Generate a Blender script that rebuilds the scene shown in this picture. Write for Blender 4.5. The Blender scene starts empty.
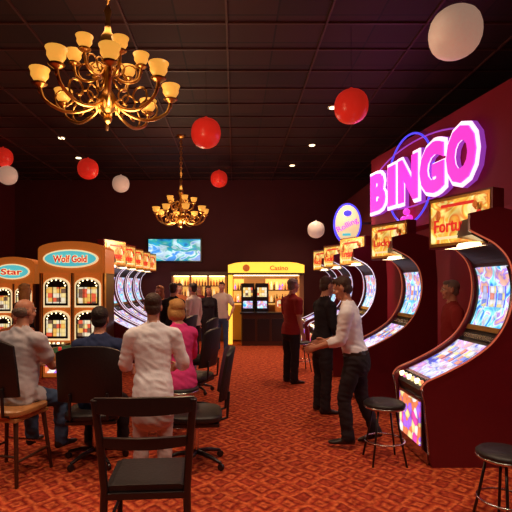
import bpy, math, random
import numpy as np
from mathutils import Vector, Matrix, kdtree, noise
from mathutils.bvhtree import BVHTree
random.seed(4)
SC = bpy.context.scene
COL = SC.collection
try:
    SC.view_settings.view_transform = 'Standard'
except Exception: pass

# ------------------------------------------------------------------ materials
def newmat(name):
    m = bpy.data.materials.new(name); m.use_nodes = True
    nt = m.node_tree; b = nt.nodes.get('Principled BSDF')
    return m, nt, b
def N(nt, t, **k):
    n = nt.nodes.new(t)
    for a, v in k.items(): setattr(n, a, v)
    return n
def pmat(name, col, rough=0.5, metal=0.0, emit=None, es=0.0, bump=0.0, bscale=40, var=0.12, spec=0.5):
    m, nt, b = newmat(name)
    tc = N(nt, 'ShaderNodeTexCoord'); nz = N(nt, 'ShaderNodeTexNoise')
    nz.inputs['Scale'].default_value = bscale; nz.inputs['Detail'].default_value = 3
    nt.links.new(tc.outputs['Object'], nz.inputs['Vector'])
    cr = N(nt, 'ShaderNodeValToRGB')
    c0 = [max(0, c*(1-var)) for c in col]; c1 = [min(1, c*(1+var)) for c in col]
    cr.color_ramp.elements[0].color = (*c0, 1); cr.color_ramp.elements[1].color = (*c1, 1)
    nt.links.new(nz.outputs['Fac'], cr.inputs['Fac']); nt.links.new(cr.outputs['Color'], b.inputs['Base Color'])
    b.inputs['Roughness'].default_value = rough; b.inputs['Metallic'].default_value = metal
    b.inputs['Specular IOR Level'].default_value = spec
    if emit:
        b.inputs['Emission Color'].default_value = (*emit, 1); b.inputs['Emission Strength'].default_value = es
    if bump:
        bp = N(nt, 'ShaderNodeBump'); bp.inputs['Strength'].default_value = bump; bp.inputs['Distance'].default_value = 0.02
        nt.links.new(nz.outputs['Fac'], bp.inputs['Height']); nt.links.new(bp.outputs['Normal'], b.inputs['Normal'])
    return m
def artmat(name, pal, scale=12, es=1.2, kind='vor', stretch=(1,1,1)):
    m, nt, b = newmat(name)
    tc = N(nt, 'ShaderNodeTexCoord'); mp = N(nt, 'ShaderNodeMapping'); mp.inputs['Scale'].default_value = stretch
    nt.links.new(tc.outputs['Object'], mp.inputs['Vector'])
    vo = N(nt, 'ShaderNodeTexVoronoi'); vo.inputs['Scale'].default_value = scale
    if kind == 'grid': vo.inputs['Randomness'].default_value = 0.15
    nt.links.new(mp.outputs['Vector'], vo.inputs['Vector'])
    sp = N(nt, 'ShaderNodeSeparateColor'); nt.links.new(vo.outputs['Color'], sp.inputs['Color'])
    src = sp.outputs[0]
    if kind == 'swirl':
        wv = N(nt, 'ShaderNodeTexNoise'); wv.inputs['Scale'].default_value = scale*0.6; wv.inputs['Distortion'].default_value = 1.5
        nt.links.new(mp.outputs['Vector'], wv.inputs['Vector']); src = wv.outputs['Fac']
    cr = N(nt, 'ShaderNodeValToRGB'); cr.color_ramp.interpolation = 'LINEAR' if kind == 'swirl' else 'CONSTANT'
    el = cr.color_ramp.elements
    n = len(pal)
    lo, hi = (0.3, 0.7) if kind == 'swirl' else (0.0, 1.0)
    el[0].position = lo; el[0].color = (*pal[0], 1)
    el[1].position = lo+(hi-lo)*(n-1)/n; el[1].color = (*pal[-1], 1)
    for i in range(1, n-1):
        e = el.new(lo+(hi-lo)*i/n); e.color = (*pal[i], 1)
    nt.links.new(src, cr.inputs['Fac'])
    ml = N(nt, 'ShaderNodeMath', operation='MULTIPLY_ADD')
    nt.links.new(vo.outputs['Distance'], ml.inputs[0]); ml.inputs[1].default_value = -0.7; ml.inputs[2].default_value = 1.15
    mx = N(nt, 'ShaderNodeVectorMath', operation='SCALE')
    nt.links.new(cr.outputs['Color'], mx.inputs[0]); nt.links.new(ml.outputs[0], mx.inputs['Scale'])
    b.inputs['Base Color'].default_value = (0.03, 0.03, 0.03, 1); b.inputs['Roughness'].default_value = 0.2
    nt.links.new(mx.outputs[0], b.inputs['Emission Color']); b.inputs['Emission Strength'].default_value = es
    return m

BLACK = pmat('black_lacquer', (0.014, 0.009, 0.010), 0.32)
BLKLEATHER = pmat('black_leather', (0.014, 0.010, 0.011), 0.5, bump=0.15)
MAROON = pmat('maroon_cabinet', (0.15, 0.010, 0.018), 0.3)
CHROME = pmat('chrome', (0.6, 0.55, 0.55), 0.22, 1.0, var=0.03)
BRASS = pmat('brass', (0.62, 0.34, 0.09), 0.3, 1.0, var=0.1)
GOLD = pmat('gold_trim', (0.8, 0.45, 0.12), 0.3, 0.9)
ORANGE = pmat('orange_header', (0.70, 0.16, 0.025), 0.4, emit=(1, 0.28, 0.04), es=0.22)
TAN = pmat('tan_wood', (0.45, 0.2, 0.07), 0.35)
DARKWOOD = pmat('dark_wood', (0.06, 0.02, 0.010), 0.35)
SHADE = pmat('glass_shade', (0.8, 0.45, 0.12), 0.35, emit=(1.0, 0.43, 0.06), es=0.75)
BULB = pmat('bulb', (1, .9, .7), 0.3, emit=(1, 0.78, 0.42), es=4)
LEDW = pmat('led_edge', (0.8, 0.8, 0.9), 0.3, emit=(0.8, 0.72, 1.0), es=0.7)
EDGER = pmat('red_enamel_edge', (0.5, 0.08, 0.05), 0.2, emit=(1, .25, .12), es=.25)
WARMLIT = pmat('warm_diffuser', (1, .8, .5), 0.4, emit=(1, 0.76, 0.40), es=4.2)
ART_TOP = artmat('topper_art', [(1, .45, .04), (1, .75, .20), (0.85, .18, .02), (1, .62, .08), (1, .85, .35)], 7, 1.3, 'swirl')
ART_TOPL = artmat('topper_art_red', [(1, .30, .05), (1, .62, .15), (0.85, .12, .02), (1, .55, .1)], 7, 1.35, 'swirl')
ART_PLAY = artmat('playfield_art', [(.10, .14, .9), (.35, .38, 1), (.75, .8, 1), (.9, .85, 1), (.6, .3, .95), (.95, .5, .6)], 9, 1.25, 'swirl')
ART_SCR = artmat('screen_art', [(.04, .18, .9), (.10, .55, 1), (.3, .9, .95), (.9, .95, 1), (.4, .2, .95), (.95, .5, .4)], 9, 1.35, 'swirl')
ART_POST = artmat('poster_art', [(.9, .08, .45), (1, .75, .3), (.45, .15, .9), (1, .9, .8), (1, .25, .1)], 13, 1.35)
ART_REEL = artmat('reel_art', [(1, .82, .55), (.9, .12, .05), (1, .85, .6), (.95, .5, .1), (.2, .1, .06), (1, .75, .3)], 13, 1.1, 'grid')
ART_BREEL = artmat('blue_reel_art', [(.95, .95, 1), (.2, .3, .95), (.85, .85, 1), (.95, .3, .25), (1, .85, .4), (.55, .6, 1)], 15, 1.1, 'grid')
ART_TV = artmat('tv_picture', [(.0, .10, .30), (.02, .35, .70), (.04, .50, .45), (.7, .9, 1), (.08, .35, .9)], 2.6, 1.2, 'swirl', (1,1,2.2))
CREAM = pmat('cream_lit', (0.9, 0.75, 0.5), 0.4, emit=(1, .74, .38), es=0.8)
TEAL = pmat('teal_sign', (0.04, .4, .45), 0.4, emit=(.10, .55, .6), es=0.8)
REDTXT = pmat('red_letter', (0.7, .02, .02), 0.4, emit=(.8, .03, .02), es=0.6)
MAGL = pmat('magenta_letter', (.8, .06, .6), 0.4, emit=(.76, .04, .54), es=1.15)
WHTL = pmat('pink_white_letter_edge', (1, .8, .95), 0.4, emit=(1, .70, .88), es=1.35)
VIOL = pmat('violet_letter_side', (.35, .08, .5), 0.4, emit=(.40, .06, .6), es=0.6)
BLUEN = pmat('blue_neon', (.06, .06, .8), 0.4, emit=(.08, .06, .9), es=1.1)
YEL = pmat('yellow_marquee', (1, .6, .06), 0.4, emit=(1, .58, .06), es=1.3)
YELW = pmat('yellow_lit_back', (.9, .5, .15), 0.5, emit=(1, .50, .11), es=0.7)  # glow put into the panels for the warm light on the back wall

# ------------------------------------------------------------------ mesh builder
class MB:
    def __init__(s): s.v=[]; s.f=[]; s.m=[]; s.sm=[]; s.mats=[]
    def mi(s, mat):
        if mat not in s.mats: s.mats.append(mat)
        return s.mats.index(mat)
    def add(s, vs, fs, mat, smooth=False, mtx=None):
        o=len(s.v); i=s.mi(mat)
        for p in vs:
            p=Vector(p); s.v.append(mtx@p if mtx else p)
        for f in fs:
            s.f.append([o+k for k in f]); s.m.append(i); s.sm.append(smooth)
    def box(s, c, d, mat, rot=None):
        x,y,z=[k/2 for k in d]
        vs=[(-x,-y,-z),(x,-y,-z),(x,y,-z),(-x,y,-z),(-x,-y,z),(x,-y,z),(x,y,z),(-x,y,z)]
        M=Matrix.Translation(Vector(c)) @ (rot.to_4x4() if rot else Matrix.Identity(4))
        s.add(vs,[(0,3,2,1),(4,5,6,7),(0,1,5,4),(1,2,6,5),(2,3,7,6),(3,0,4,7)],mat,False,M)
    def rings(s, rings, mat, cap=True, smooth=True):
        n=len(rings[0]); vs=[p for r in rings for p in r]; fs=[]
        for a in range(len(rings)-1):
            for k in range(n):
                fs.append((a*n+k,a*n+(k+1)%n,(a+1)*n+(k+1)%n,(a+1)*n+k))
        if cap:
            fs.append(tuple(range(n-1,-1,-1))); fs.append(tuple((len(rings)-1)*n+k for k in range(n)))
        s.add(vs,fs,mat,smooth)
    def tube(s, pts, r, mat, n=8, close=False):
        pts=[Vector(p) for p in pts]; R=[]
        up=None; L=len(pts)
        for i,p in enumerate(pts):
            t=(pts[min(i+1,L-1)]-pts[max(i-1,0)]).normalized()
            if up is None:
                up=Vector((0,0,1)) if abs(t.z)<.9 else Vector((1,0,0))
            x=(up-t*up.dot(t)).normalized(); y=t.cross(x); up=x
            rr=r[i] if isinstance(r,(list,tuple)) else r
            R.append([p+(x*math.cos(a)+y*math.sin(a))*rr for a in [2*math.pi*k/n for k in range(n)]])
        s.rings(R,mat)
    def cyl(s,p0,p1,r0,r1,mat,n=16): s.tube([p0,p1],[r0,r1],mat,n)
    def lathe(s,prof,mat,c=(0,0,0),n=20,cap=True):
        c=Vector(c)
        R=[[c+Vector((r*math.cos(a),r*math.sin(a),z)) for a in [2*math.pi*k/n for k in range(n)]] for r,z in prof]
        s.rings(R,mat,cap)
    def sph(s,c,r,mat,n=16,m=10):
        if not isinstance(r,(tuple,list)): r=(r,r,r)
        c=Vector(c); R=[]
        for i in range(m+1):
            t=math.pi*(0.02+0.96*i/m)
            R.append([c+Vector((r[0]*math.sin(t)*math.cos(a),r[1]*math.sin(t)*math.sin(a),-r[2]*math.cos(t))) for a in [2*math.pi*k/n for k in range(n)]])
        s.rings(R,mat)
    def prism(s,prof,v0,v1,mat):
        n=len(prof); vs=[(u,v0,z) for u,z in prof]+[(u,v1,z) for u,z in prof]
        fs=[tuple(range(n)),tuple(range(2*n-1,n-1,-1))]
        for k in range(n): fs.append((k,k+n,(k+1)%n+n,(k+1)%n))
        s.add(vs,fs,mat)
    def strip(s,cur,v0,v1,mat,off=0.01,th=0.012):
        top=[];bot=[]
        for i,(u,z) in enumerate(cur):
            a=cur[max(i-1,0)];b=cur[min(i+1,len(cur)-1)]
            t=Vector((b[0]-a[0],b[1]-a[1])).normalized(); n=Vector((-t.y,t.x))
            top.append((u+n.x*off,z+n.y*off)); bot.append((u+n.x*(off-th),z+n.y*(off-th)))
        s.prism(top+bot[::-1],v0,v1,mat)
    def text(s,txt,h,width,mat,M,ext=0.01,offset=0.0):
        cu=bpy.data.curves.new('t','FONT'); cu.body=txt; cu.size=1; cu.extrude=ext; cu.offset=offset
        cu.align_x='CENTER'; cu.align_y='CENTER'; cu.resolution_u=3
        ob=bpy.data.objects.new('t',cu); COL.objects.link(ob)
        dg=bpy.context.evaluated_depsgraph_get(); me=bpy.data.meshes.new_from_object(ob.evaluated_get(dg))
        xs=[v.co.x for v in me.vertices]; ys=[v.co.y for v in me.vertices]
        w=max(xs)-min(xs); hh=max(ys)-min(ys); cx=(max(xs)+min(xs))/2; cy=(max(ys)+min(ys))/2
        vs=[((v.co.x-cx)*width/w,(v.co.y-cy)*h/hh,v.co.z) for v in me.vertices]
        s.add(vs,[tuple(p.vertices) for p in me.polygons],mat,False,M)
        bpy.data.objects.remove(ob); bpy.data.curves.remove(cu)
    def obj(s,name,loc=(0,0,0),rz=0,bevel=0,parent=None,scale=1):
        me=bpy.data.meshes.new(name); me.from_pydata([tuple(p) for p in s.v],[],s.f)
        for m in s.mats: me.materials.append(m)
        me.polygons.foreach_set('material_index',s.m); me.polygons.foreach_set('use_smooth',s.sm); me.update()
        ob=bpy.data.objects.new(name,me); COL.objects.link(ob)
        ob.location=loc; ob.rotation_euler=(0,0,rz); ob.scale=(scale,)*3
        if parent: ob.parent=parent
        if bevel:
            b=ob.modifiers.new('b','BEVEL'); b.width=bevel; b.segments=2; b.limit_method='ANGLE'; b.angle_limit=math.radians(50)
        return ob
def cat(pts,n=6):
    pts=[Vector(p) for p in pts]; out=[]
    for i in range(len(pts)-1):
        p0=pts[max(i-1,0)];p1=pts[i];p2=pts[i+1];p3=pts[min(i+2,len(pts)-1)]
        for k in range(n):
            t=k/n
            out.append(0.5*((2*p1)+(p2-p0)*t+(2*p0-5*p1+4*p2-p3)*t*t+(3*p1-p0-3*p2+p3)*t**3))
    out.append(pts[-1]); return out

# ------------------------------------------------------------------ room
CH=4.8
XL,XR,YB,YF=-6.6,5.2,-3.0,13.5
m,nt,b=newmat('carpet'); CARPET=m
tc=N(nt,'ShaderNodeTexCoord'); nz=N(nt,'ShaderNodeTexNoise'); nz.inputs['Scale'].default_value=5; nz.inputs['Detail'].default_value=3
nt.links.new(tc.outputs['Object'],nz.inputs['Vector'])
mxv=N(nt,'ShaderNodeMix',data_type='VECTOR'); mxv.inputs['Factor'].default_value=.09
nt.links.new(tc.outputs['Object'],mxv.inputs[4]); nt.links.new(nz.outputs['Color'],mxv.inputs[5])
vo=N(nt,'ShaderNodeTexVoronoi'); vo.voronoi_dimensions='2D'; vo.distance='MANHATTAN'; vo.inputs['Scale'].default_value=4.8; vo.inputs['Randomness'].default_value=.3
nt.links.new(mxv.outputs[1],vo.inputs['Vector'])
cr=N(nt,'ShaderNodeValToRGB'); el=cr.color_ramp.elements
el[0].position=0; el[0].color=(.40,.04,.018,1); el[1].position=.85; el[1].color=(.52,.075,.03,1)
for p,c in ((.16,(.74,.16,.05)),(.30,(.28,.018,.012)),(.42,(.56,.08,.026)),(.62,(.76,.17,.055)),(.72,(.30,.02,.014))):
    e=el.new(p); e.color=(*c,1)
nt.links.new(vo.outputs['Distance'],cr.inputs['Fac'])
n2=N(nt,'ShaderNodeTexNoise'); n2.inputs['Scale'].default_value=24; n2.inputs['Detail'].default_value=4
nt.links.new(tc.outputs['Object'],n2.inputs['Vector'])
c2=N(nt,'ShaderNodeValToRGB'); c2.color_ramp.elements[0].position=.38; c2.color_ramp.elements[0].color=(.48,.32,.30,1); c2.color_ramp.elements[1].position=.60; c2.color_ramp.elements[1].color=(1,1,1,1)
nt.links.new(n2.outputs['Fac'],c2.inputs['Fac'])
mx=N(nt,'ShaderNodeMix',data_type='RGBA',blend_type='MULTIPLY'); mx.inputs['Factor'].default_value=.9
nt.links.new(cr.outputs['Color'],mx.inputs['A']); nt.links.new(c2.outputs['Color'],mx.inputs['B'])
nt.links.new(mx.outputs['Result'],b.inputs['Base Color']); b.inputs['Roughness'].default_value=.9; b.inputs['Specular IOR Level'].default_value=.15
n3=N(nt,'ShaderNodeTexNoise'); n3.inputs['Scale'].default_value=250
nt.links.new(tc.outputs['Object'],n3.inputs['Vector'])
bp=N(nt,'ShaderNodeBump'); bp.inputs['Strength'].default_value=.4; bp.inputs['Distance'].default_value=.01
nt.links.new(n3.outputs['Fac'],bp.inputs['Height']); nt.links.new(bp.outputs['Normal'],b.inputs['Normal'])
m,nt,b=newmat('ceiling_tile'); CEIL=m
tc=N(nt,'ShaderNodeTexCoord')
br=N(nt,'ShaderNodeTexBrick'); br.offset=0; br.inputs['Scale'].default_value=1
br.inputs['Brick Width'].default_value=.6; br.inputs['Row Height'].default_value=.6; br.inputs['Mortar Size'].default_value=.012
br.inputs['Color1'].default_value=(.050,.015,.014,1); br.inputs['Color2'].default_value=(.022,.006,.007,1); br.inputs['Mortar'].default_value=(.010,.004,.004,1)
nt.links.new(tc.outputs['Object'],br.inputs['Vector']); nt.links.new(br.outputs['Color'],b.inputs['Base Color']); b.inputs['Roughness'].default_value=.7
CBAR=pmat('ceiling_bar',(.085,.026,.020),.5)
WALLM=pmat('wall_maroon_paint',(.14,.010,.014),.7,bscale=3,var=.15)
WALLD=pmat('wall_dark_paint',(.085,.009,.012),.7,bscale=3,var=.15)
PARTM=pmat('partition_red_paint',(.38,.012,.035),.6,bscale=3,var=.1)
TRIM=pmat('trim_dark',(.04,.012,.012),.4)
def boxo(name,a,b_,mat,bevel=0):
    q=MB(); c=[(a[i]+b_[i])/2 for i in range(3)]; d=[abs(b_[i]-a[i]) for i in range(3)]
    q.box((0,0,0),d,mat); return q.obj(name,c,0,bevel)
boxo('floor',(XL-.1,YB-.1,-.1),(XR+.1,YF+.1,0),CARPET)
boxo('ceiling',(XL-.1,YB-.1,CH),(XR+.1,YF+.1,CH+.1),CEIL)
boxo('wall_back',(XL,YF,0),(XR,YF+.1,CH),WALLD)
boxo('wall_front',(XL,YB-.1,0),(XR,YB,CH),WALLD)
boxo('wall_left',(XL-.1,YB,0),(XL,YF,CH),WALLM)
boxo('wall_right',(XR,YB,0),(XR+.1,YF,CH),WALLM)
boxo('baseboard_back',(XL,YF-.03,0),(XR,YF,.14),TRIM)
boxo('baseboard_left',(XL,YB,0),(XL+.03,YF-.03,.14),TRIM)
q=MB()
y=YB+.6
while y<YF:
    q.box((-.7,y,CH-.010),(XR-XL,.024,.020),CBAR); y+=.6
x=XL+.5
while x<XR:
    q.box((x,5.25,CH-.014),(.024,YF-YB,.028),CBAR); x+=1.2
q.obj('ceiling_grid')
boxo('wall_partition',(3.10,2.2,0),(3.22,YF,2.56),PARTM)
boxo('baseboard_partition',(3.07,2.2,0),(3.10,YF,.12),TRIM)
q=MB()
A=Vector((3.14+2.9*.1644/.9864,2.2)); B=Vector((2.575,8.5))
vs=[(A.x,A.y),(B.x,B.y),(3.9,8.5),(3.9,2.2)]
V=[(x,y,2.56) for x,y in vs]+[(x,y,4.0) for x,y in vs]
q.add(V,[(0,1,2,3),(7,6,5,4),(0,4,5,1),(1,5,6,2),(2,6,7,3),(3,7,4,0)],PARTM)
q.obj('wall_bulkhead')
boxo('wall_partition_upper',(3.10,8.5,2.56),(3.5,YF,4.0),WALLM)

# ------------------------------------------------------------------ BINGO sign
sign=bpy.data.objects.new('bingo_sign',None); COL.objects.link(sign)
d=Vector((-.1644,.9864,0)); nrm=Vector((-.9864,-.1644,0))
def onwall(Y,Z,off): 
    X=3.14-(Y-5.1)*.1667
    return Vector((X,Y,Z))+nrm*off
def signM(Y,Z,off,tilt=0):
    R=Matrix((( -d.x,0,nrm.x),(-d.y,0,nrm.y),(0,1,0))).to_4x4()
    return Matrix.Translation(onwall(Y,Z,off))@R@Matrix.Rotation(tilt,4,'Z')
lets=[('B',8.0),('I',7.52),('N',7.04),('G',6.42),('O',5.80)]
wd={'B':.56,'I':.26,'N':.58,'G':.60,'O':.60}; hz={'B':.68,'I':.68,'N':.70,'G':.74,'O':.76}
zz={'B':3.30,'I':3.30,'N':3.30,'G':3.31,'O':3.33}
q=MB(); q2=MB(); q3=MB()
for ch,Y in lets:
    w,h=wd[ch],hz[ch]
    q3.text(ch,h+.10,w+.07,VIOL,signM(Y,zz[ch],.06),.035,.07)
    q2.text(ch,h+.09,w+.06,WHTL,signM(Y,zz[ch],.105),.012,.07)
    q.text(ch,h-.02,w-.03,MAGL,signM(Y,zz[ch],.125),.014,.055)
q3.obj('letter_cans',parent=sign); q2.obj('letter_rims',parent=sign); q.obj('letter_faces',parent=sign)
q=MB()
pts=[signM(7.15,3.33,.04)@Vector((.66*math.cos(a),.70*math.sin(a),0)) for a in [2*math.pi*k/48 for k in range(49)]]
q.tube(pts,.016,BLUEN,8)
pts=[signM(7.0,3.38,.04)@Vector((1.45*math.cos(a),.50*math.sin(a),0)) for a in [2*math.pi*k/48 for k in range(49)]]
q.tube(pts,.012,VIOL,8)
for a,b_ in ((0,.11),(-.08,0),(.08,0),(0,-.1)):
    M=signM(7.15,2.70,.08); c=M@Vector((a,b_,0)); q.sph(c,.055,MAGL,12,8)
q.obj('neon_ring',parent=sign)
q=MB()
R=[[Vector((.27*math.cos(a),t,.40*math.sin(a))) for a in [2*math.pi*k/32 for k in range(32)]] for t in (-.05,.05)]
q.rings(R,BLUEN)
R=[[Vector((.235*math.cos(a),t,.36*math.sin(a))) for a in [2*math.pi*k/32 for k in range(32)]] for t in (-.062,-.045)]
q.rings(R,CREAM)
q.text('Rolling',.15,.44,MAGL,Matrix.Translation((0,-.07,-.04))@Matrix.Rotation(math.radians(90),4,'X')@Matrix.Rotation(math.radians(28),4,'Z'),.01,.01)
q.sph((0,-.065,.2),(.08,.02,.06),BLUEN,12,8); q.box((-.02,-.065,-.22),(.16,.01,.05),TEAL)
q.box((0,0,-.46),(.09,.06,.16),BLUEN)
q.box((.55,0,.0),(.55,.04,.04),BLACK)
q.obj('oval_sign',(2.22,8.9,2.86),math.radians(-8))

# ------------------------------------------------------------------ curved slot machines
def curved_machine(top_art, word, yaw, edge, er):
    q=MB()
    C=cat([(.0,.70,0),(.05,.77,0),(.22,.85,0),(.46,.98,0),(.66,1.14,0),(.79,1.36,0),(.84,1.62,0),(.80,1.86,0),(.68,2.01,0),(.52,2.10,0),(.44,2.14,0)],5)
    C=[(p.x,p.y) for p in C]
    front=[(.16,0),(.10,.0),(.07,.12),(.05,.35),(.03,.58)]
    back=[(.44,2.30),(.70,2.36),(.92,2.30),(1.02,2.12),(1.05,1.7),(1.05,0)]
    prof=front+C+back
    for v0,v1 in ((-.36,-.32),(.32,.36)): q.prism(prof,v0,v1,MAROON)
    Ci=[(u+.035,z-.03) for u,z in C]
    q.prism([(.18,.02),(.12,.02),(.08,.35),(.06,.58)]+Ci+[(.5,2.27),(.70,2.32),(.90,2.27),(.98,2.1),(1.02,1.7),(1.02,.02)],-.32,.32,BLACK)
    q.strip(Ci[7:20],-.28,.28,ART_PLAY,.012)
    q.strip(Ci[23:36],-.27,.27,ART_SCR,.012)
    q.strip(Ci[6:8],-.30,.30,CHROME,.018); q.strip(Ci[20:22],-.30,.30,CHROME,.018)
    q.strip(Ci[22:24],-.30,.30,GOLD,.018)
    for v0,v1 in ((-.30,-.275),(.275,.30)):
        q.strip(Ci[7:21],v0,v1,CHROME,.02); q.strip(Ci[23:36],v0,v1,BLACK,.02)
    for i in range(3):
        q.strip(Ci[13:18],-.235+i*.165,-.105+i*.165,CHROME,.016); q.strip(Ci[13:18],-.225+i*.165,-.115+i*.165,ART_BREEL,.022)
        q.strip(Ci[27:32],-.20+i*.14,-.08+i*.14,BLUEN,.016); q.strip(Ci[27:32],-.19+i*.14,-.09+i*.14,ART_BREEL,.022)
    for i in range(6):
        v=-.24+i*.096; u,z=Ci[4]
        q.cyl((u-.01,v,z+.0),(u-.02,v,z+.035),.026,.022,WARMLIT if i%2 else ART_POST,12)
    q.box((.13,0,.69),(.14,.6,.05),BLACK)
    q.box((.055,0,.36),(.04,.56,.46),CHROME); q.box((.045,0,.36),(.035,.5,.40),ART_POST)
    q.box((.10,0,.06),(.05,.62,.10),CHROME)
    for v in (-.36,.36):
        q.tube([(u-.003,v,z+.003) for u,z in C],er,edge,6)
        q.tube([(.07,v,.12),(.05,v,.35),(.03,v,.58),(0,v,.70)],.009,CHROME,6)
    q.box((.60,0,2.035),(.22,.5,.03),WARMLIT)
    R=Matrix.Rotation(yaw,3,'Z')
    c=Vector((.57,0,2.28))
    def P(x,y,z): return c+R@Vector((x,y,z))
    q.box(P(0,0,0),(.16,.70,.52),MAROON,R); q.box(P(-.075,0,0),(.03,.66,.48),GOLD,R); q.box(P(-.09,0,0),(.02,.61,.42),top_art,R)
    Rm=Matrix(((0,0,-1),(-1,0,0),(0,1,0))).to_4x4()
    M=Matrix.Translation(P(-.105,.04,-.04))@R.to_4x4()@Rm
    q.text(word,.13,.44,REDTXT,M,.006,.012)
    q.box(P(-.103,0,.155),(.012,.36,.03),REDTXT,R); q.box(P(-.103,0,-.16),(.012,.46,.025),CREAM,R)
    for a in range(5): q.sph(P(-.10,-.2+.035*math.cos(a*1.26),.07+.05*math.sin(a*1.26)),(.02,.035,.045),[CREAM,ORANGE,GOLD,REDTXT,CREAM][a],10,7)
    q.sph(P(-.10,.22,.07),(.02,.045,.055),ORANGE,12,8)
    return q
words=['Fortune','Lucky 8','Treasure','Golden','Riches']
for i,Y in enumerate((4.42,6.42,8.42,10.0,11.35)):
    curved_machine(ART_TOP,words[i],math.radians(26),EDGER if i<2 else LEDW,.008).obj('slot_machine',(1.68,Y,0),0,.004)
for i,Y in enumerate((9.05,9.95,10.85,11.75,12.65)):
    curved_machine(ART_TOPL,words[(i+2)%5],math.radians(-22),LEDW,.009).obj('slot_machine',(-1.9,Y,0),math.pi,.004)

# ------------------------------------------------------------------ upright twin slot machines
def twin(w=1.12,label='Wolf Gold',sign=True):
    q=MB(); hw=w/2
    q.box((0,.3,.95),(w,.6,1.9),DARKWOOD)
    hp=[(-hw-.03,1.86),(hw+.03,1.86),(hw+.03,2.28)]+[((hw+.03)*math.cos(a),2.28+.14*math.sin(a)) for a in [math.pi*k/12 for k in range(1,12)]]+[(-hw-.03,2.28)]
    q.prism(hp,-.10,.5,ORANGE)
    q.prism([(x*.94,2.07+(z-2.07)*.9) for x,z in hp],-.115,-.1,ORANGE)
    R=[[Vector((.43*w*math.cos(a),t,2.11+.16*math.sin(a))) for a in [2*math.pi*k/32 for k in range(32)]] for t in (-.15,-.10)]
    q.rings(R,CREAM)
    R=[[Vector((.40*w*math.cos(a),t,2.11+.135*math.sin(a))) for a in [2*math.pi*k/32 for k in range(32)]] for t in (-.165,-.14)]
    q.rings(R,TEAL)
    q.text(label,.14,.54*w,CREAM,Matrix.Translation((0,-.170,2.105))@Matrix.Rotation(math.pi/2,4,'X'),.008,.07)
    q.text(label,.12,.52*w,REDTXT,Matrix.Translation((0,-.180,2.105))@Matrix.Rotation(math.pi/2,4,'X'),.008,.02)
    for sx in (-1,1):
        cx=sx*w*.245; cw=w*.44
        q.box((cx,-.01,.95),(cw,.08,1.86),ORANGE)
        for z0,h in ((1.52,.50),(.94,.50)):
            def arch(s,y0,y1,mat):
                r=cw*.44*s
                pr=[(cx-r,z0-h*.5*s),(cx+r,z0-h*.5*s),(cx+r,z0+h*.5*s-r*.6)]+[(cx+r*math.cos(a),z0+h*.5*s-r*.6+r*.6*math.sin(a)) for a in [math.pi*k/10 for k in range(1,10)]]+[(cx-r,z0+h*.5*s-r*.6)]
                q.prism(pr,y0,y1,mat)
            arch(1.06,-.075,-.05,CREAM); arch(.93,-.085,-.07,BLACK)
            for k in (-1,0,1):
                q.box((cx+k*cw*.24,-.09,z0-.05),(cw*.20,.014,h*.56),ART_REEL)
            for t in [math.pi*k/6 for k in range(0,7)]:
                q.sph((cx+cw*.32*math.cos(t),-.09,z0+h*.24+.10*math.sin(t)),.014,WARMLIT,6,4)
        q.box((cx,-.16,.60),(cw*.95,.26,.06),BLACK)
        for k in range(5): q.cyl((cx-.16+k*.08,-.2,.63),(cx-.16+k*.08,-.2,.655),.022,.02,WARMLIT if k%2 else ART_POST,10)
        q.box((cx,-.06,.30),(cw*.8,.03,.40),ART_POST)
    q.box((0,-.04,.95),(.03,.09,1.86),CHROME)
    for sx in (-1,1): q.box((sx*hw,-.03,.95),(.03,.09,1.86),GOLD)
    return q
twin().obj('twin_slot_machine',(-2.87,8.0,0),0,.005)
twin(.80,'Star',False).obj('twin_slot_machine',(-4.16,8.5,0),math.radians(6),.005,None,.90)
twin(1.0,'Lucky',False).obj('twin_slot_machine',(-5.5,8.2,0),math.radians(12),.005,None,.94)

# ------------------------------------------------------------------ back: kiosk, back bar, tv
q=MB()
W=2.1
for x in (-W/2+.06,W/2-.06): q.box((x,0,1.0),(.12,.5,2.0),YEL if x<0 else TAN)
q.box((0,.05,2.09),(W,.7,.30),DARKWOOD)
q.prism([(-W/2,1.98),(W/2,1.98),(W/2,2.20),(W*.40,2.26),(W*.30,2.28),(-W*.30,2.28),(-W*.40,2.26),(-W/2,2.20)],-.36,-.30,YEL)
q.prism([(-W/2,1.93),(W/2,1.93),(W/2,1.985),(-W/2,1.985)],-.38,-.30,DARKWOOD)
q.text('Casino',.13,.5,REDTXT,Matrix.Translation((.35,-.37,2.12))@Matrix.Rotation(math.pi/2,4,'X'),.008,.015)
q.sph((-.55,-.36,2.12),(.10,.02,.10),ORANGE,14,8)
q.box((0,.38,1.0),(W-.2,.05,1.9),TAN)
q.box((.5,.33,1.45),(.95,.05,.75),YELW); q.box((-.75,.33,1.45),(.3,.05,.75),YELW)
for z in (1.15,1.5): q.box((0,.25,z),(W-.28,.18,.03),DARKWOOD)
for z in (1.165,1.515):
    for k in range(22):
        x=-.85+k*.08
        if -.55<x<.05: continue
        hh=random.uniform(.16,.24); mt=random.choice([ORANGE,TAN,DARKWOOD,ART_POST,CREAM])
        q.lathe([(.025,0),(.028,.01),(.028,hh*.6),(.011,hh*.75),(.011,hh)],mt,(x,.24,z),8)
for x in (-.50,-.10):
    q.box((x,.05,.85),(.36,.35,1.70),BLACK); q.box((x,-.13,1.45),(.26,.03,.26),ART_REEL); q.box((x,-.13,1.1),(.26,.03,.2),ART_SCR)
for x in (.42,.75):
    q.box((x,.0,1.08),(.26,.3,.36),ORANGE); q.box((x,-.155,1.12),(.2,.02,.2),ART_REEL)
q.box((.1,-.35,.43),(1.55,.35,.86),DARKWOOD); q.box((.1,-.36,.88),(1.65,.45,.05),BLACK)
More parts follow.
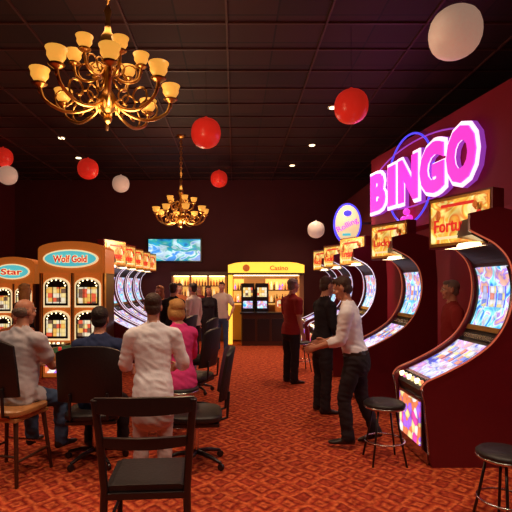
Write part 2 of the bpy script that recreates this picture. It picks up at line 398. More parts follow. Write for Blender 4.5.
for k in range(4): q.box((-.48+k*.39,-.535,.43),(.33,.02,.6),BLACK)
q.box((0,-.02,1.92),(1.8,.4,.02),WARMLIT)
q.obj('bar_kiosk',(.86,12.75,0),0,.004)
q=MB()
q.box((0,.12,1.0),(1.55,.05,1.9),YELW)
q.box((0,.0,1.98),(1.65,.34,.12),DARKWOOD); q.box((0,-.02,1.91),(1.5,.2,.03),WARMLIT)
for x in (-.78,-.26,.26,.78): q.box((x,.0,.97),(.06,.3,1.94),TAN)
for z in (.95,1.3,1.62): q.box((0,.0,z),(1.5,.22,.03),DARKWOOD)
for z in (.965,1.315,1.635):
    for k in range(17):
        x=-.68+k*.085; hh=random.uniform(.15,.22); mt=random.choice([ORANGE,TAN,DARKWOOD,TAN,CREAM])
        q.lathe([(.025,0),(.028,.01),(.028,hh*.6),(.011,hh*.75),(.011,hh)],mt,(x,.0,z),8)
q.box((0,-.0,.45),(1.5,.3,.88),DARKWOOD)
q.obj('bottle_shelf',(-1.05,13.32,0),0,.003)
q=MB()
q.box((0,0,0),(1.62,.07,.72),BLACK); q.box((0,-.037,0),(1.54,.01,.64),ART_TV); q.box((0,.06,0),(.4,.08,.3),BLACK)
q.obj('wall_television',(-1.80,13.40,2.69),0,.006)

# ------------------------------------------------------------------ chandeliers
def chandelier(n1,n2,Rr,drop,name,loc):
    q=MB()
    q.lathe([(.005,-.34),(.03,-.32),(.04,-.29),(.02,-.26),(.03,-.24),(.085,-.20),(.10,-.15),(.06,-.08),(.03,-.03),(.035,.05),(.06,.11),(.03,.18),(.022,.3),(.05,.37),(.07,.42),(.03,.48),(.02,.6),(.035,.66),(.012,.72)],BRASS,n=20)
    q.tube([(0,0,.7),(0,0,drop-.04)],.010,BRASS,8)
    z=.74
    k=0
    while z<drop-.1:
        a=[(.028*math.cos(t)*(1 if k%2 else 0),.028*math.cos(t)*(0 if k%2 else 1),z+.035*math.sin(t)) for t in [2*math.pi*i/10 for i in range(11)]]
        q.tube(a,.006,BRASS,5); z+=.055; k+=1
    q.lathe([(.10,drop),(.10,drop-.015),(.06,drop-.05),(.02,drop-.07)],BRASS,n=20)
    def arm(ang,R_,z0,zc,sc):
        ca,sa=math.cos(ang),math.sin(ang)
        P=[(.04,z0),(R_*.3,z0-.11*sc),(R_*.62,z0-.15*sc),(R_*.92,zc-.15*sc),(R_,zc-.03)]
        q.tube([(r*ca,r*sa,z) for r,z in [(p.x,p.y) for p in cat([(a,b_,0) for a,b_ in P],5)]],.015*sc,BRASS,7)
        S=[(R_*.62+.09*sc*math.cos(t)*(1-t/9),z0-.04*sc+.09*sc*math.sin(t)*(1-t/9)) for t in [i*.5-1.6 for i in range(14)]]
        q.tube([(r*ca,r*sa,z) for r,z in S],.009*sc,BRASS,6)
        S=[(R_*.30+.07*sc*math.cos(t)*(1-t/9),z0+.0*sc+.07*sc*math.sin(t)*(1-t/9)) for t in [i*.5-1.6 for i in range(14)]]
        q.tube([(r*ca,r*sa,z) for r,z in S],.008*sc,BRASS,6)
        c=(R_*ca,R_*sa,zc)
        q.lathe([(.004*sc,-.10*sc),(.016*sc,-.08*sc),(.012*sc,-.05*sc),(.045*sc,-.03*sc),(.066*sc,-.012*sc),(.02*sc,.005*sc)],BRASS,c,14)
        k=.86*sc
        q.lathe([(.025*k,.0),(.06*k,.02*k),(.085*k,.06*k),(.084*k,.095*k),(.10*k,.13*k),(.094*k,.13*k),(.078*k,.095*k),(.02*k,.01*k)],SHADE,c,16)
        q.sph((c[0],c[1],c[2]+.07*k),(.026*sc,.026*sc,.04*sc),BULB,8,6)
    for i in range(n1): arm(2*math.pi*i/n1+.3,Rr,-.12,-.04,1.0)
    for i in range(n2): arm(2*math.pi*i/n2+.1,Rr*.52,.16,.20,.85)
    for i in range(12):
        a=2*math.pi*i/12; q.lathe([(.002,-.07),(.012,-.03),(.003,0)],SHADE,(.10*math.cos(a),.10*math.sin(a),-.16),6)
    q.obj(name,loc)
def lamp(kind,name,loc,e,col=(1,.60,.34),r=.15,**k):
    l=bpy.data.lights.new(name,kind); l.energy=e; l.color=col
    if kind!='AREA': l.shadow_soft_size=r
    for a,v in k.items(): setattr(l,a,v)
    o=bpy.data.objects.new(name,l); COL.objects.link(o); o.location=loc; return o
chandelier(8,6,.56,CH-3.42,'chandelier',(-1.13,4.0,3.42))
chandelier(8,5,.52,CH-3.20,'chandelier',(-1.14,9.5,3.20))
lamp('POINT','chandelier_glow',(-1.13,4.0,3.95),16,r=.3)
lamp('POINT','chandelier_glow',(-1.13,4.0,2.9),50,r=.25)
lamp('POINT','chandelier_glow',(-1.14,9.5,3.8),12,r=.3)
lamp('POINT','chandelier_glow',(-1.14,9.5,2.65),75,r=.25)

# ------------------------------------------------------------------ downlights, visible and added
DL=[(-3.7,9.6),(-3.86,11.1),(1.73,10.1),(1.5,11.8),(1.73,7.96),(-3.6,4.2),(-3.6,1.2),(.6,3.6),(.6,.8),(-1.5,1.5),(1.9,2.0)]  # fittings near the camera are unseen, added to light the room
for i,(x,y) in enumerate(DL):
    q=MB(); q.lathe([(.10,0),(.10,-.012),(.07,-.016),(.065,.0)],CHROME,n=20); q.lathe([(.065,-.018),(.065,-.022)],BULB,n=16)
    q.obj('downlight',(x,y,CH-.001))
    lamp('SPOT','downlight_beam',(x,y,CH-.05),225,(1,.70,.48),.08,spot_size=math.radians(100),spot_blend=.9)
w=bpy.data.worlds.new('w'); SC.world=w; w.use_nodes=True
w.node_tree.nodes['Background'].inputs[0].default_value=(.5,.2,.14,1); w.node_tree.nodes['Background'].inputs[1].default_value=.2
lamp('POINT','sign_glow',tuple(onwall(7.0,3.3,.6)),7,(.9,.12,.6),.3)

# ------------------------------------------------------------------ balloons
RB=pmat('red_balloon',(.80,.03,.02),.28,emit=(.9,.03,.015),es=.34); WB=pmat('white_balloon',(.85,.72,.62),.4,emit=(1,.6,.42),es=.26)  # slight emission stands in for chandelier light falling on the balloons
STR=pmat('string',(.03,.02,.02),.8)
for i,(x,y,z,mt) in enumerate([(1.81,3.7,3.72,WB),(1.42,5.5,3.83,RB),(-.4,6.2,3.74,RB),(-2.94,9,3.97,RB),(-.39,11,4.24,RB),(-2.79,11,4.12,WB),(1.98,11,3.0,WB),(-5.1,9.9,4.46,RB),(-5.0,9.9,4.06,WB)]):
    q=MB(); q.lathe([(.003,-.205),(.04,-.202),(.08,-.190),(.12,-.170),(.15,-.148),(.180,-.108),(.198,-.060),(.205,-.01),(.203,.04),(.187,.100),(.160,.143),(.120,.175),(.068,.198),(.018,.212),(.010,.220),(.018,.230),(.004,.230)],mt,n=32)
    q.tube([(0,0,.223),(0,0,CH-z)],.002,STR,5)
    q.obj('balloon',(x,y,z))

# ------------------------------------------------------------------ chairs, stools, table
def ladder_chair():
    q=MB()
    for sx in (-1,1):
        q.tube([(sx*.25,-.26,0),(sx*.24,-.22,.45),(sx*.26,-.25,.75),(sx*.28,-.30,1.0)],[.02,.024,.024,.022],BLACK,10)
        q.tube([(sx*.23,.22,0),(sx*.23,.20,.44)],[.017,.023],BLACK,10)
        q.tube([(sx*.235,-.22,.2),(sx*.23,.21,.2)],.012,BLACK,8)
    def rail(z,y,h,w):
        R=[]
        for k in range(13):
            t=-1+2*k/12; x=t*w; yy=y-.05*(1-t*t); hh=h/2*(1+.25*(1-t*t))
            R.append([Vector((x,yy-.014,z-hh)),Vector((x,yy+.014,z-hh)),Vector((x,yy+.014,z+hh)),Vector((x,yy-.014,z+hh))])
        q.rings(R,BLACK,True,False)
    rail(.965,-.29,.085,.285); rail(.74,-.245,.055,.25)
    q.tube([(-.23,-.23,.3),(.23,-.23,.3)],.011,BLACK,8); q.tube([(-.23,.21,.28),(.23,.21,.28)],.011,BLACK,8)
    q.box((0,-.01,.415),(.50,.46,.04),BLACK)
    q.prism([(-.24,.435),(.24,.435),(.24,.46),(.2,.475),(-.2,.475),(-.24,.46)],-.22,.19,BLKLEATHER)
    return q
def padded_chair(sh=.45,seat=BLKLEATHER,base='star',bw=.26,backh=.48):
    q=MB()
    R=[]
    for z,s_ in ((sh-.07,.9),(sh-.05,1),(sh-.015,1),(sh,.92)):
        R.append([Vector((s_*.25*math.copysign(abs(math.cos(a))**.5,math.cos(a)),s_*.24*math.copysign(abs(math.sin(a))**.5,math.sin(a)),z)) for a in [2*math.pi*k/28 for k in range(28)]])
    q.rings(R,seat)
    q.box((0,0,sh-.085),(.44,.42,.03),TAN if seat is not BLKLEATHER else BLACK)
    R=[]
    for k in range(15):
        t=-1+2*k/14; x=t*bw; yy=-.27+.06*t*t; th=.026*(1-.5*abs(t)**4)
        z0=sh+.12; z1=sh+.12+backh*(1-.12*abs(t)**3)
        R.append([Vector((x,yy-th,z0)),Vector((x,yy+th,z0)),Vector((x,yy+th-.03,(z0+z1)/2)),Vector((x,yy+th-.07,z1)),Vector((x,yy-th-.07,z1)),Vector((x,yy-th-.03,(z0+z1)/2))])
    q.rings(R,BLKLEATHER)
    for sx in (-1,1): q.tube([(sx*.16,-.15,sh-.07),(sx*.16,-.28,sh-.03),(sx*.16,-.295,sh+.2)],.013,BLACK,8)
    if base=='star':
        q.cyl((0,0,.09),(0,0,sh-.08),.03,.025,CHROME,14)
        for k in range(5):
            a=2*math.pi*k/5+.3
            q.tube([(0,0,.12),(.16*math.cos(a),.16*math.sin(a),.10),(.28*math.cos(a),.28*math.sin(a),.065)],[.025,.02,.014],BLACK,8)
            c=Vector((.28*math.cos(a),.28*math.sin(a),.032)); t=Vector((-math.sin(a),math.cos(a),0))*.014
            q.cyl(c-t,c+t,.031,.031,BLACK,14)
    else:
        for sx in (-1,1):
            for sy in (-1,1): q.tube([(sx*.19,sy*.17,sh-.08),(sx*.24,sy*.22,0)],[.02,.015],DARKWOOD,8)
            q.tube([(sx*.225,-.2,.2),(sx*.225,.2,.2)],.011,DARKWOOD,8)
        q.tube([(-.22,.2,.24),(.22,.2,.24)],.012,CHROME,8); q.tube([(-.22,-.2,.24),(.22,-.2,.24)],.011,DARKWOOD,8)
    return q
def stool(sh=.56,top=BLKLEATHER,r=.19):
    q=MB()
    q.lathe([(r*.9,sh-.06),(r,sh-.05),(r,sh-.035)],CHROME,n=28); q.lathe([(r*.99,sh-.038),(r*1.0,sh-.015),(r*.9,sh),(r*.3,sh+.004)],top,n=28)
    for k in range(4):
        a=math.pi/4+k*math.pi/2; ca,sa=math.cos(a),math.sin(a)
        q.tube([(r*.6*ca,r*.6*sa,sh-.06),(r*.85*ca,r*.85*sa,sh*.45),(r*1.15*ca,r*1.15*sa,0)],.010,BLACK,8)
    rr=r*.95
    q.tube([(rr*math.cos(a),rr*math.sin(a),.2) for a in [2*math.pi*k/24 for k in range(25)]],.008,CHROME,6)
    return q
ladder_chair().obj('ladder_back_chair',(-.54,2.87,0),math.radians(4),.003)
padded_chair(.62,TAN,'legs').obj('high_dining_chair',(-1.95,3.92,0),math.radians(-14),.003)
padded_chair(.50,BLKLEATHER,'star',.28,.5).obj('swivel_chair',(-1.31,4.22,0),math.radians(6),.003)
padded_chair(.50,BLKLEATHER,'star',.21,.46).obj('swivel_chair',(-.36,4.15,0),math.radians(94),.003)
padded_chair(.50,BLKLEATHER,'star').obj('swivel_chair',(-.55,5.85,0),math.radians(70),.003)
padded_chair(.55,BLKLEATHER,'star').obj('swivel_chair',(-.62,6.95,0),math.radians(75),.003)
padded_chair(.55,BLKLEATHER,'star').obj('swivel_chair',(-1.0,7.6,0),math.radians(75),.003)
stool(.56).obj('bar_stool',(1.40,4.22,0),0)
stool(.53,BLKLEATHER,.17).obj('bar_stool',(1.82,3.05,0),.4)
stool(.56).obj('bar_stool',(1.28,8.7,0),.2)
q=MB()
q.lathe([(.02,.86),(.60,.86),(.66,.84),(.66,.78),(.58,.76),(.02,.76)],TAN,n=36)
q.lathe([(.01,.862),(.55,.866),(.56,.862)],pmat('green_felt',(.03,.16,.06),.9),n=36)
q.lathe([(.34,0),(.36,.05),(.12,.10),(.10,.5),(.2,.76)],DARKWOOD,n=24)
for k in range(14):
    a=k*2.4; rr=.1+.03*k
    q.lathe([(.02,.866),(.02,.866+.01*(2+k%5))],[REDTXT,CREAM,TEAL,GOLD][k%4],(rr*math.cos(a),rr*math.sin(a),0),12)
q.obj('card_table',(-1.70,5.62,0))

# ------------------------------------------------------------------ people
def ring_loft(stations, side, label, out, caps=True, n=20, step=.022):
    st=[(Vector(c),w,d_) for c,w,d_ in stations]
    pts=cat([s[0] for s in st],4) if len(st)>2 else [st[0][0].lerp(st[1][0],k/4) for k in range(5)]
    wd_=[];m_=4
    for i in range(len(st)-1):
        for k in range(m_):
            t=k/m_; t2=t*t*(3-2*t); wd_.append((st[i][1]*(1-t2)+st[i+1][1]*t2,st[i][2]*(1-t2)+st[i+1][2]*t2))
    wd_.append((st[-1][1],st[-1][2]))
    L=len(pts); rings=[]; S=Vector(side)
    fr=[]
    for i in range(L):
        t=(pts[min(i+1,L-1)]-pts[max(i-1,0)]).normalized()
        x=S-t*S.dot(t)
        if x.length<.2: x=Vector((0,0,1))-t*t.z
        x.normalize(); fr.append((pts[i],t,x,t.cross(x)))
    def mk(c,x,y,w,d_): return [c+x*(w*math.cos(a))+y*(d_*math.sin(a)) for a in [2*math.pi*k/n for k in range(n)]]
    p,t,x,y=fr[0]; w,d_=wd_[0]; rr=min(w,d_)
    if caps:
        for a in (80,55,28): rings.append(mk(p-t*rr*math.sin(math.radians(a)),x,y,w*math.cos(math.radians(a)),d_*math.cos(math.radians(a))))
    for i in range(L): rings.append(mk(fr[i][0],fr[i][2],fr[i][3],*wd_[i]))
    p,t,x,y=fr[-1]; w,d_=wd_[-1]; rr=min(w,d_)
    if caps:
        for a in (28,55,80): rings.append(mk(p+t*rr*math.sin(math.radians(a)),x,y,w*math.cos(math.radians(a)),d_*math.cos(math.radians(a))))
    V=[q_ for r in rings for q_ in r]; F=[]
    for a in range(len(rings)-1):
        for k in range(n): F.append((a*n+k,a*n+(k+1)%n,(a+1)*n+(k+1)%n,(a+1)*n+k))
    F.append(tuple(range(n-1,-1,-1))); F.append(tuple((len(rings)-1)*n+k for k in range(n)))
    out.append((V,F,label))
def ell(c,r,label,out,M=None,n=18,m=12):
    c=Vector(c); V=[];F=[]
    for i in range(m+1):
        t=math.pi*(.03+.94*i/m)
        for k in range(n):
            a=2*math.pi*k/n; p=c+Vector((r[0]*math.sin(t)*math.cos(a),r[1]*math.sin(t)*math.sin(a),-r[2]*math.cos(t)))
            V.append(M@p if M else p)
    for a in range(m):
        for k in range(n): F.append((a*n+k,a*n+(k+1)%n,(a+1)*n+(k+1)%n,(a+1)*n+k))
    F.append(tuple(range(n-1,-1,-1))); F.append(tuple(m*n+k for k in range(n)))
    out.append((V,F,label))
def fuse(parts, mats, vox, mb, smooth=3, rule=None, folds=0):
    V=[];F=[]; trees=[]
    for v,f,l in parts:
        o=len(V); V+=[tuple(p) for p in v]; F+=[tuple(k+o for k in g) for g in f]
        bb=[(min(p[i] for p in v),max(p[i] for p in v)) for i in range(3)]
        trees.append((BVHTree.FromPolygons([tuple(p) for p in v],f),bb))
    me=bpy.data.meshes.new('tmp'); me.from_pydata(V,[],F); ob=bpy.data.objects.new('tmp',me); COL.objects.link(ob)
    r=ob.modifiers.new('r','REMESH'); r.mode='VOXEL'; r.voxel_size=vox
    s_=ob.modifiers.new('s','SMOOTH'); s_.factor=.5; s_.iterations=smooth
    dg=bpy.context.evaluated_depsgraph_get(); ev=bpy.data.meshes.new_from_object(ob.evaluated_get(dg))
    pts=[]
    for i,(v,f,l) in enumerate(parts):
        for p in v:
            hid=False
            for j,(t,bb) in enumerate(trees):
                if j==i or parts[j][2]==l: continue
                if any(p[a]<bb[a][0] or p[a]>bb[a][1] for a in range(3)): continue
                loc,nn,_,_=t.find_nearest(p)
                if loc is not None and (p-loc).dot(nn)<-.0005: hid=True;break
            if not hid: pts.append((p,l))
    kd=kdtree.KDTree(len(pts))
    for i,(p,l) in enumerate(pts): kd.insert(p,i)
    kd.balance()
    base=len(mb.v)
    labs=[]; cl=set()
    for p in ev.polygons:
        _,i,_=kd.find(p.center); l=pts[i][1]
        if rule: l=rule(p.center,l)
        labs.append(l)
        if l in ('shirt','pants'): cl.update(p.vertices)
    nrmls=[v.normal.copy() for v in ev.vertices]
    for i,v in enumerate(ev.vertices):
        c=v.co.copy()
        if folds and i in cl:
            w1=noise.noise(Vector((c.x*7,c.y*7,c.z*17+c.x*9))); w2=noise.noise(Vector((c.x*16+5,c.y*16,c.z*26)))
            c+=nrmls[i]*(folds*(1-abs(w1)*2.2)+folds*.45*w2+.002)
        mb.v.append(c)
    for p,l in zip(ev.polygons,labs):
        mb.f.append([base+k for k in p.vertices]); mb.m.append(mb.mi(mats[l])); mb.sm.append(True)
    bpy.data.objects.remove(ob); bpy.data.meshes.remove(me); bpy.data.meshes.remove(ev)

SKIN=pmat('skin',(.56,.25,.155),.5,bscale=20,var=.06)
LIPS=pmat('lips',(.45,.12,.10),.4); EYEW=pmat('eye_white',(.8,.78,.75),.2,var=0); IRIS=pmat('iris',(.06,.03,.02),.2)
def cloth(name,c,r=.85): return pmat(name,c,r,bump=.3,bscale=9,var=.06,spec=.2)
HB=pmat('hair_brown',(.05,.02,.010),.6,bump=.6,bscale=60); HD=pmat('hair_dark',(.02,.012,.01),.6,bump=.6,bscale=60)
HG=pmat('hair_grey',(.20,.15,.12),.7,bump=.6,bscale=60); HL=pmat('hair_blonde',(.60,.32,.10),.6,bump=.6,bscale=60); HR=pmat('hair_auburn',(.30,.10,.03),.6,bump=.6,bscale=60)
SHOE=pmat('shoe_leather',(.02,.012,.01),.35); BELT=pmat('belt',(.03,.015,.01),.4)

def human(name,x,y,face,s=1.0,lean=0,seat=None,arms=None,legs=None,hyaw=0,hpitch=0,shirt=None,pants=None,skin=SKIN,hair=HB,sleeve='long',fem=False,style='short',vox=.016,hem=0.0,belly=0,feet=0.0,z0=0,tuck=False):
    mb=MB(); rad=math.radians; ln=rad(lean)
    mats=dict(shirt=shirt,pants=pants,skin=skin,shoe=SHOE,hair=hair,lips=LIPS,belt=BELT)
    H=Vector((0,0,(.93 if seat is None else (seat/s+.11))))
    def U(v):
        v=Vector(v); return H+Vector((v.x,v.y*math.cos(ln)+v.z*math.sin(ln),-v.y*math.sin(ln)+v.z*math.cos(ln)))
    sw=.165 if fem else .185
    P=[]
    W=.93 if fem else 1.0
    top='shirt'
    ring_loft([(U((0,-.01,-.10-hem)),(.176+hem*.10),.135+hem*.1),(U((0,-.01,-.0)),.172,.128),(U((0,.005+belly*.5,.12)),.150*W+belly*.4,.112+belly),(U((0,.005+belly*.3,.24)),.158*W+belly*.2,.115+belly*.5),(U((0,.0,.36)),.178*W,.118),(U((0,-.01,.45)),.168*W,.098),(U((0,-.01,.50)),.12*W,.075)],(1,0,0),top,P)
    if fem:
        for sx in (-1,1): ell(U((sx*.07,.085,.33)),(.062,.055,.06),top,P)
    ell(H+Vector((0,-.02,-.06)),(.165,.125,.12),'pants',P)
    ring_loft([(U((0,-.015,.46)),.07,.062),(U((0,-.005,.56)),.054,.056),(U((0,.01,.66)),.052,.055)],(1,0,0),'skin',P)
    ring_loft([(U((0,-.012,.50)),.076,.068),(U((0,-.006,.535)),.069,.067)],(1,0,0),'shirt',P,False)
    arms=arms or {}
    hands=[]
    for key,sx in (('L',-1),('R',1)):
        S=U((sx*sw,-.01,.445))
        du,df=arms.get(key,((sx*.16,-.05,-1),(sx*.05,.25,-1)))
        du=Vector(du).normalized(); df=Vector(df).normalized()
        E=S+du*.285; Wr=E+df*.245
        ring_loft([(U((sx*.08,-.01,.475)),.06,.055),(S,.068,.066)],(0,1,0),'shirt',P)
        if sleeve=='long':
            ring_loft([(S,.066,.066),(S+du*.15,.056,.056),(E,.049,.049),(E+df*.10,.046,.046),(Wr-df*.005,.036,.036)],(0,1,.01),'shirt',P)
            ring_loft([(E+df*.15,.03,.03),(Wr+df*.03,.027,.022)],(0,1,.01),'skin',P)
        elif sleeve=='rolled':
            ring_loft([(S,.068,.068),(S+du*.15,.060,.060),(E,.055,.055),(E+df*.08,.053,.053)],(0,1,.01),'shirt',P)
            ring_loft([(E,.036,.036),(E+df*.09,.039,.037),(Wr+df*.03,.027,.022)],(0,1,.01),'skin',P)
        else:
            ring_loft([(S,.070,.070),(S+du*.10,.066,.066),(S+du*.18,.065,.063)],(0,1,.01),'shirt',P)
            ring_loft([(S+du*.1,.046,.046),(E,.038,.038),(E+df*.08,.040,.037),(Wr+df*.03,.027,.022)],(0,1,.01),'skin',P)
        hands.append((Wr,df,sx))
    legs=legs or {}
    lowest=9
    for key,sx in (('L',-1),('R',1)):
        hp=H+Vector((sx*.088,-.01,-.04))
        if seat is None: dt,ds=legs.get(key,((sx*.04,.03,-1),(0,-.05,-1)))
        else: dt,ds=legs.get(key,((sx*.18,.88,-.30),(0,.05,-1)))
        dt=Vector(dt).normalized(); ds=Vector(ds).normalized()
        K=hp+dt*.42; An=K+ds*.405
        ring_loft([(hp,.090,.096),(hp+dt*.2,.083,.085),(K-dt*.03,.066,.069),(K+ds*.03,.063,.065),(K+ds*.15,.062,.067),(K+ds*.3,.057,.060),(An,.058,.062)],(1,0,.01),'pants',P)
        fd=Vector((sx*.18+feet,1,0)).normalized()
        if seat is None and ds.y<-.35: fd=Vector((sx*.1,1,-.35)).normalized()
        side=fd.cross(Vector((0,0,1)))
        ring_loft([(An-fd*.045+Vector((0,0,-.03)),.036,.038),(An+fd*.05+Vector((0,0,-.035)),.042,.034),(An+fd*.13+Vector((0,0,-.048)),.046,.024),(An+fd*.185+Vector((0,0,-.053)),.036,.018)],side,'shoe',P)
        lowest=min(lowest,An.z-.072+(fd.z*.16 if fd.z<0 else 0))
    hz_=-.10-hem if not tuck else .035
    def rule(p,l):
        if l not in ('shirt','pants'): return l
        v=p-H; yy=v.y*math.cos(ln)-v.z*math.sin(ln); zl=v.y*math.sin(ln)+v.z*math.cos(ln)
        if abs(p.x)>.205: return l
        if tuck and hz_-.035<zl<hz_ and yy<.2: return 'belt'
        if l=='pants' and zl>hz_ and (seat is None or yy<.135): return 'shirt'
        if l=='shirt' and zl<hz_-.005 and zl>hz_-.35 and seat is None and yy<.2: return 'pants'
        return l
    fuse(P,mats,vox,mb,3,rule,.007 if vox<.018 else .005)
    M=Matrix.Translation(U((0,.025,.70)))@Matrix.Rotation(-rad(lean*.5),4,'X')@Matrix.Rotation(rad(hyaw),4,'Z')@Matrix.Rotation(rad(hpitch),4,'X')
    h=[]
    ell((0,-.012,.032),(.074,.093,.084),'skin',h,M); ell((0,.018,-.030),(.060,.070,.085),'skin',h,M)
    ell((0,.056,-.092),(.028,.026,.022),'skin',h,M); ell((0,-.01,-.09),(.05,.05,.06),'skin',h,M)
    for sx in (-1,1):
        ell((sx*.074,-.008,-.005),(.012,.020,.033),'skin',h,M); ell((sx*.03,.077,.030),(.024,.010,.007),'skin',h,M)
        ell((sx*.042,.055,-.025),(.022,.025,.022),'skin',h,M)
    h.append(([M@Vector(p) for p in [(-.009,.075,.02),(.009,.075,.02),(.018,.08,-.03),(-.018,.08,-.03),(0,.096,.018),(0,.118,-.022),(0,.085,-.034)]],[(0,4,1),(0,3,5,4),(1,4,5,2),(3,6,5),(5,6,2),(0,1,2,6,3)],'skin'))
    ell((0,.084,-.056),(.023,.010,.005),'lips',h,M); ell((0,.082,-.066),(.019,.010,.006),'lips',h,M)
    if style!='bald':
        ell((0,-.030,.050),(.083,.094,.084),'hair',h,M); ell((0,.025,.090),(.060,.054,.034),'hair',h,M)
        ell((0,-.055,-.015),(.072,.055,.065),'hair',h,M)
    else:
        ell((0,-.048,.002),(.080,.066,.058),'hair',h,M)
    if style=='long':
        ell((0,-.06,-.09),(.085,.052,.13),'hair',h,M)
        for sx in (-1,1): ell((sx*.068,-.01,-.06),(.024,.045,.11),'hair',h,M)
    if style=='bob':
        ell((0,-.045,-.04),(.088,.065,.085),'hair',h,M)
        for sx in (-1,1): ell((sx*.07,.0,-.02),(.022,.045,.08),'hair',h,M)
    fuse(h,mats,.0065 if vox<.018 else .011,mb,2)
    e=MB()
    for sx in (-1,1):
        e.sph((sx*.030,.078,.008),.0125,EYEW,10,8); e.sph((sx*.030,.087,.008),.0062,IRIS,8,6)
        e.sph((sx*.031,.086,.033),(.018,.005,.004),hair,8,6)
    o=len(mb.v)
    for v in e.v: mb.v.append(M@v)
    for g,i in zip(e.f,e.m): mb.f.append([o+k for k in g]); mb.m.append(mb.mi(e.mats[i])); mb.sm.append(True)
    for Wr,df,sx in hands:
        hh=[]
        n_=Vector((-sx,0,0)); 
        n_=(n_-df*n_.dot(df)).normalized()
        l=df.cross(n_); 
        if l.dot(Vector((0,1,.3)))<0: l=-l
        ring_loft([(Wr-df*.02,.024,.020),(Wr+df*.03,.032,.017),(Wr+df*.085,.040,.014)],l,'skin',hh,True,12)
        for k,(off,L) in enumerate(((.031,.9),(.0105,1.0),(-.0105,.95),(-.031,.75))):
            p=Wr+df*(.080)+l*off; dd=df.copy(); pts=[p]
            for seg,cu in ((.042,.25),(.026,.45),(.020,.4)):
                dd=(dd*math.cos(cu)+n_*math.sin(cu)).normalized(); p=p+dd*seg*L; pts.append(p)
            ring_loft([(a,.0092-.0009*i,.0088-.0009*i) for i,a in enumerate(pts)],l,'skin',hh,True,8)
        tb=Wr+df*.025+l*.026; td=(df*.75+l*.55+n_*.3).normalized(); t2=(df*.95+l*.1+n_*.3).normalized()
        ring_loft([(tb,.013,.012),(tb+td*.04,.0115,.011),(tb+td*.04+t2*.032,.009,.009)],n_,'skin',hh,True,8)
        fuse(hh,mats,.0052 if vox<.018 else .008,mb,1)
    dz=0 if seat is not None else -lowest
    mb.v=[Vector((v.x,v.y,v.z+dz)) for v in mb.v]
    return mb.obj(name,(x,y,z0),rad(face),0,None,s)

WHT=cloth('white_shirt',(.88,.86,.92)); GRY=cloth('grey_shirt',(.58,.55,.60)); NAVY=cloth('navy_shirt',(.03,.045,.12)); PINK=cloth('pink_top',(.85,.07,.30))
REDS=cloth('red_shirt',(.30,.025,.025)); BLKS=cloth('black_shirt',(.02,.015,.02)); BLU=cloth('blue_jeans',(.06,.10,.20)); DKP=cloth('dark_trousers',(.025,.018,.022)); LTP=cloth('pale_trousers',(.50,.42,.42))
CREAMS=cloth('cream_top',(.6,.50,.45)); ORS=cloth('orange_top',(.5,.16,.06))

human('seated_man_in_grey_shirt',-1.92,3.98,-14,.98,6,.62,arms={'L':((-.15,.5,-1),(.3,1,-.1)),'R':((.15,.55,-1),(-.1,1,-.1))},shirt=GRY,pants=BLU,hair=HG,style='bald',sleeve='short',belly=.03,vox=.013,hyaw=-15)
human('seated_man_in_navy_shirt',-1.31,4.30,4,1.0,6,.51,arms={'L':((-.15,.6,-1),(.3,1,.1)),'R':((.25,.5,-1),(-.3,1,.1))},shirt=NAVY,pants=DKP,hair=HD,vox=.014,sleeve='short')
human('person_in_white_shirt',-.66,3.62,10,.90,8,None,arms={'L':((-.25,.25,-1),(.15,1,-.35)),'R':((.35,.15,-1),(-.25,1,-.3))},shirt=WHT,pants=LTP,hair=HB,vox=.013,hem=.14,sleeve='rolled',hpitch=-8)
human('woman_in_pink_top',-.57,4.72,40,.98,6,.59,arms={'L':((-.15,.5,-1),(.3,1,-.1)),'R':((.25,.35,-1),(-.3,1,-.1))},shirt=PINK,pants=DKP,hair=HL,fem=True,style='bob',vox=.014,sleeve='rolled')
stool(.59).obj('bar_stool',(-.57,4.72,0),.3)
human('man_in_white_shirt',1.23,4.62,68,.98,9,None,arms={'L':((-.05,.22,-1),(.0,1,-.35)),'R':((.1,.15,-1),(-.1,1,-.25))},legs={'L':((-.05,.26,-1),(0,-.10,-1)),'R':((.12,-.10,-1),(.05,-.38,-1))},shirt=WHT,pants=DKP,hair=HB,vox=.013,sleeve='rolled',hpitch=-16,tuck=True)
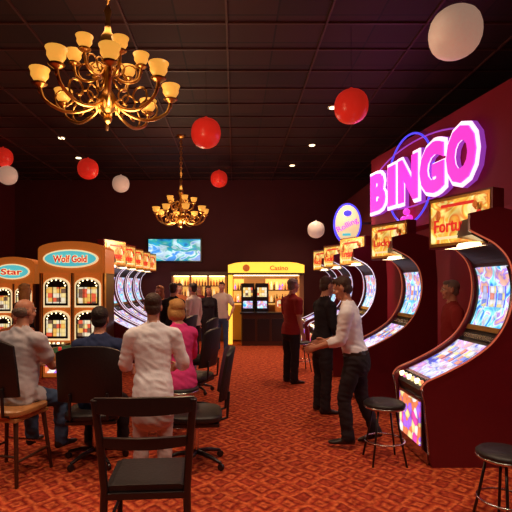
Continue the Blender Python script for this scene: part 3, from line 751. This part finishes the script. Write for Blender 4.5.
human('man_in_black_shirt',1.14,5.85,-75,1.0,4,None,arms={'L':((-.10,.2,-1),(.1,1,-.5)),'R':((.15,.1,-1),(.0,1,-.7))},shirt=BLKS,pants=DKP,hair=HB,vox=.014,sleeve='long',hpitch=-12)
human('man_in_red_shirt',.95,7.6,-60,1.0,2,None,arms={'L':((-.10,.1,-1),(.1,1,-.3))},shirt=REDS,pants=DKP,hair=HG,vox=.016,sleeve='short')
human('reflected_man_in_dark_red_shirt',2.63,5.46,80,.97,0,None,shirt=REDS,pants=DKP,hair=HG,vox=.016,sleeve='short')  # solid figure standing in for a man's reflection between the machines
human('standing_person_in_cream_top',-.33,11.3,170,.98,0,None,arms={'L':((-.5,.1,-1),(.3,.5,-1))},shirt=CREAMS,pants=BLU,hair=HB,vox=.02,sleeve='short')
human('woman_in_orange_top',-1.50,9.0,150,.93,0,None,shirt=ORS,pants=DKP,hair=HR,fem=True,style='long',vox=.02)
human('man_in_black_jacket',-1.15,8.4,-20,.96,0,None,shirt=BLKS,pants=DKP,hair=HB,vox=.02)
human('man_in_cream_shirt',-.88,9.5,60,.96,0,None,shirt=CREAMS,pants=DKP,hair=HD,vox=.02)
human('woman_in_black_top',-.62,10.4,200,.93,0,None,shirt=BLKS,pants=DKP,hair=HB,fem=True,style='long',vox=.02)
human('man_in_orange_shirt',-1.30,10.5,200,.96,0,None,shirt=ORS,pants=DKP,hair=HD,vox=.02)
human('woman_in_red_top',-.95,12.2,160,.93,0,None,shirt=REDS,pants=BLU,hair=HL,fem=True,style='long',vox=.02)
human('blonde_woman',-3.35,7.15,-30,.95,0,None,shirt=BLKS,pants=DKP,hair=HL,fem=True,style='long',vox=.02)
human('man_in_brown_shirt',-3.0,6.2,200,.9,0,.5,shirt=ORS,pants=DKP,hair=HD,vox=.02)
stool(.5).obj('bar_stool',(-3.0,6.2,0),.3)

# ------------------------------------------------------------------ camera
cam=bpy.data.cameras.new('camera'); co=bpy.data.objects.new('camera',cam); COL.objects.link(co)
co.location=(0,0,1.65); co.rotation_euler=(math.radians(90),0,0)
cam.sensor_width=36; cam.lens=450/512*36; cam.shift_x=21/512; cam.shift_y=29/512
SC.camera=co
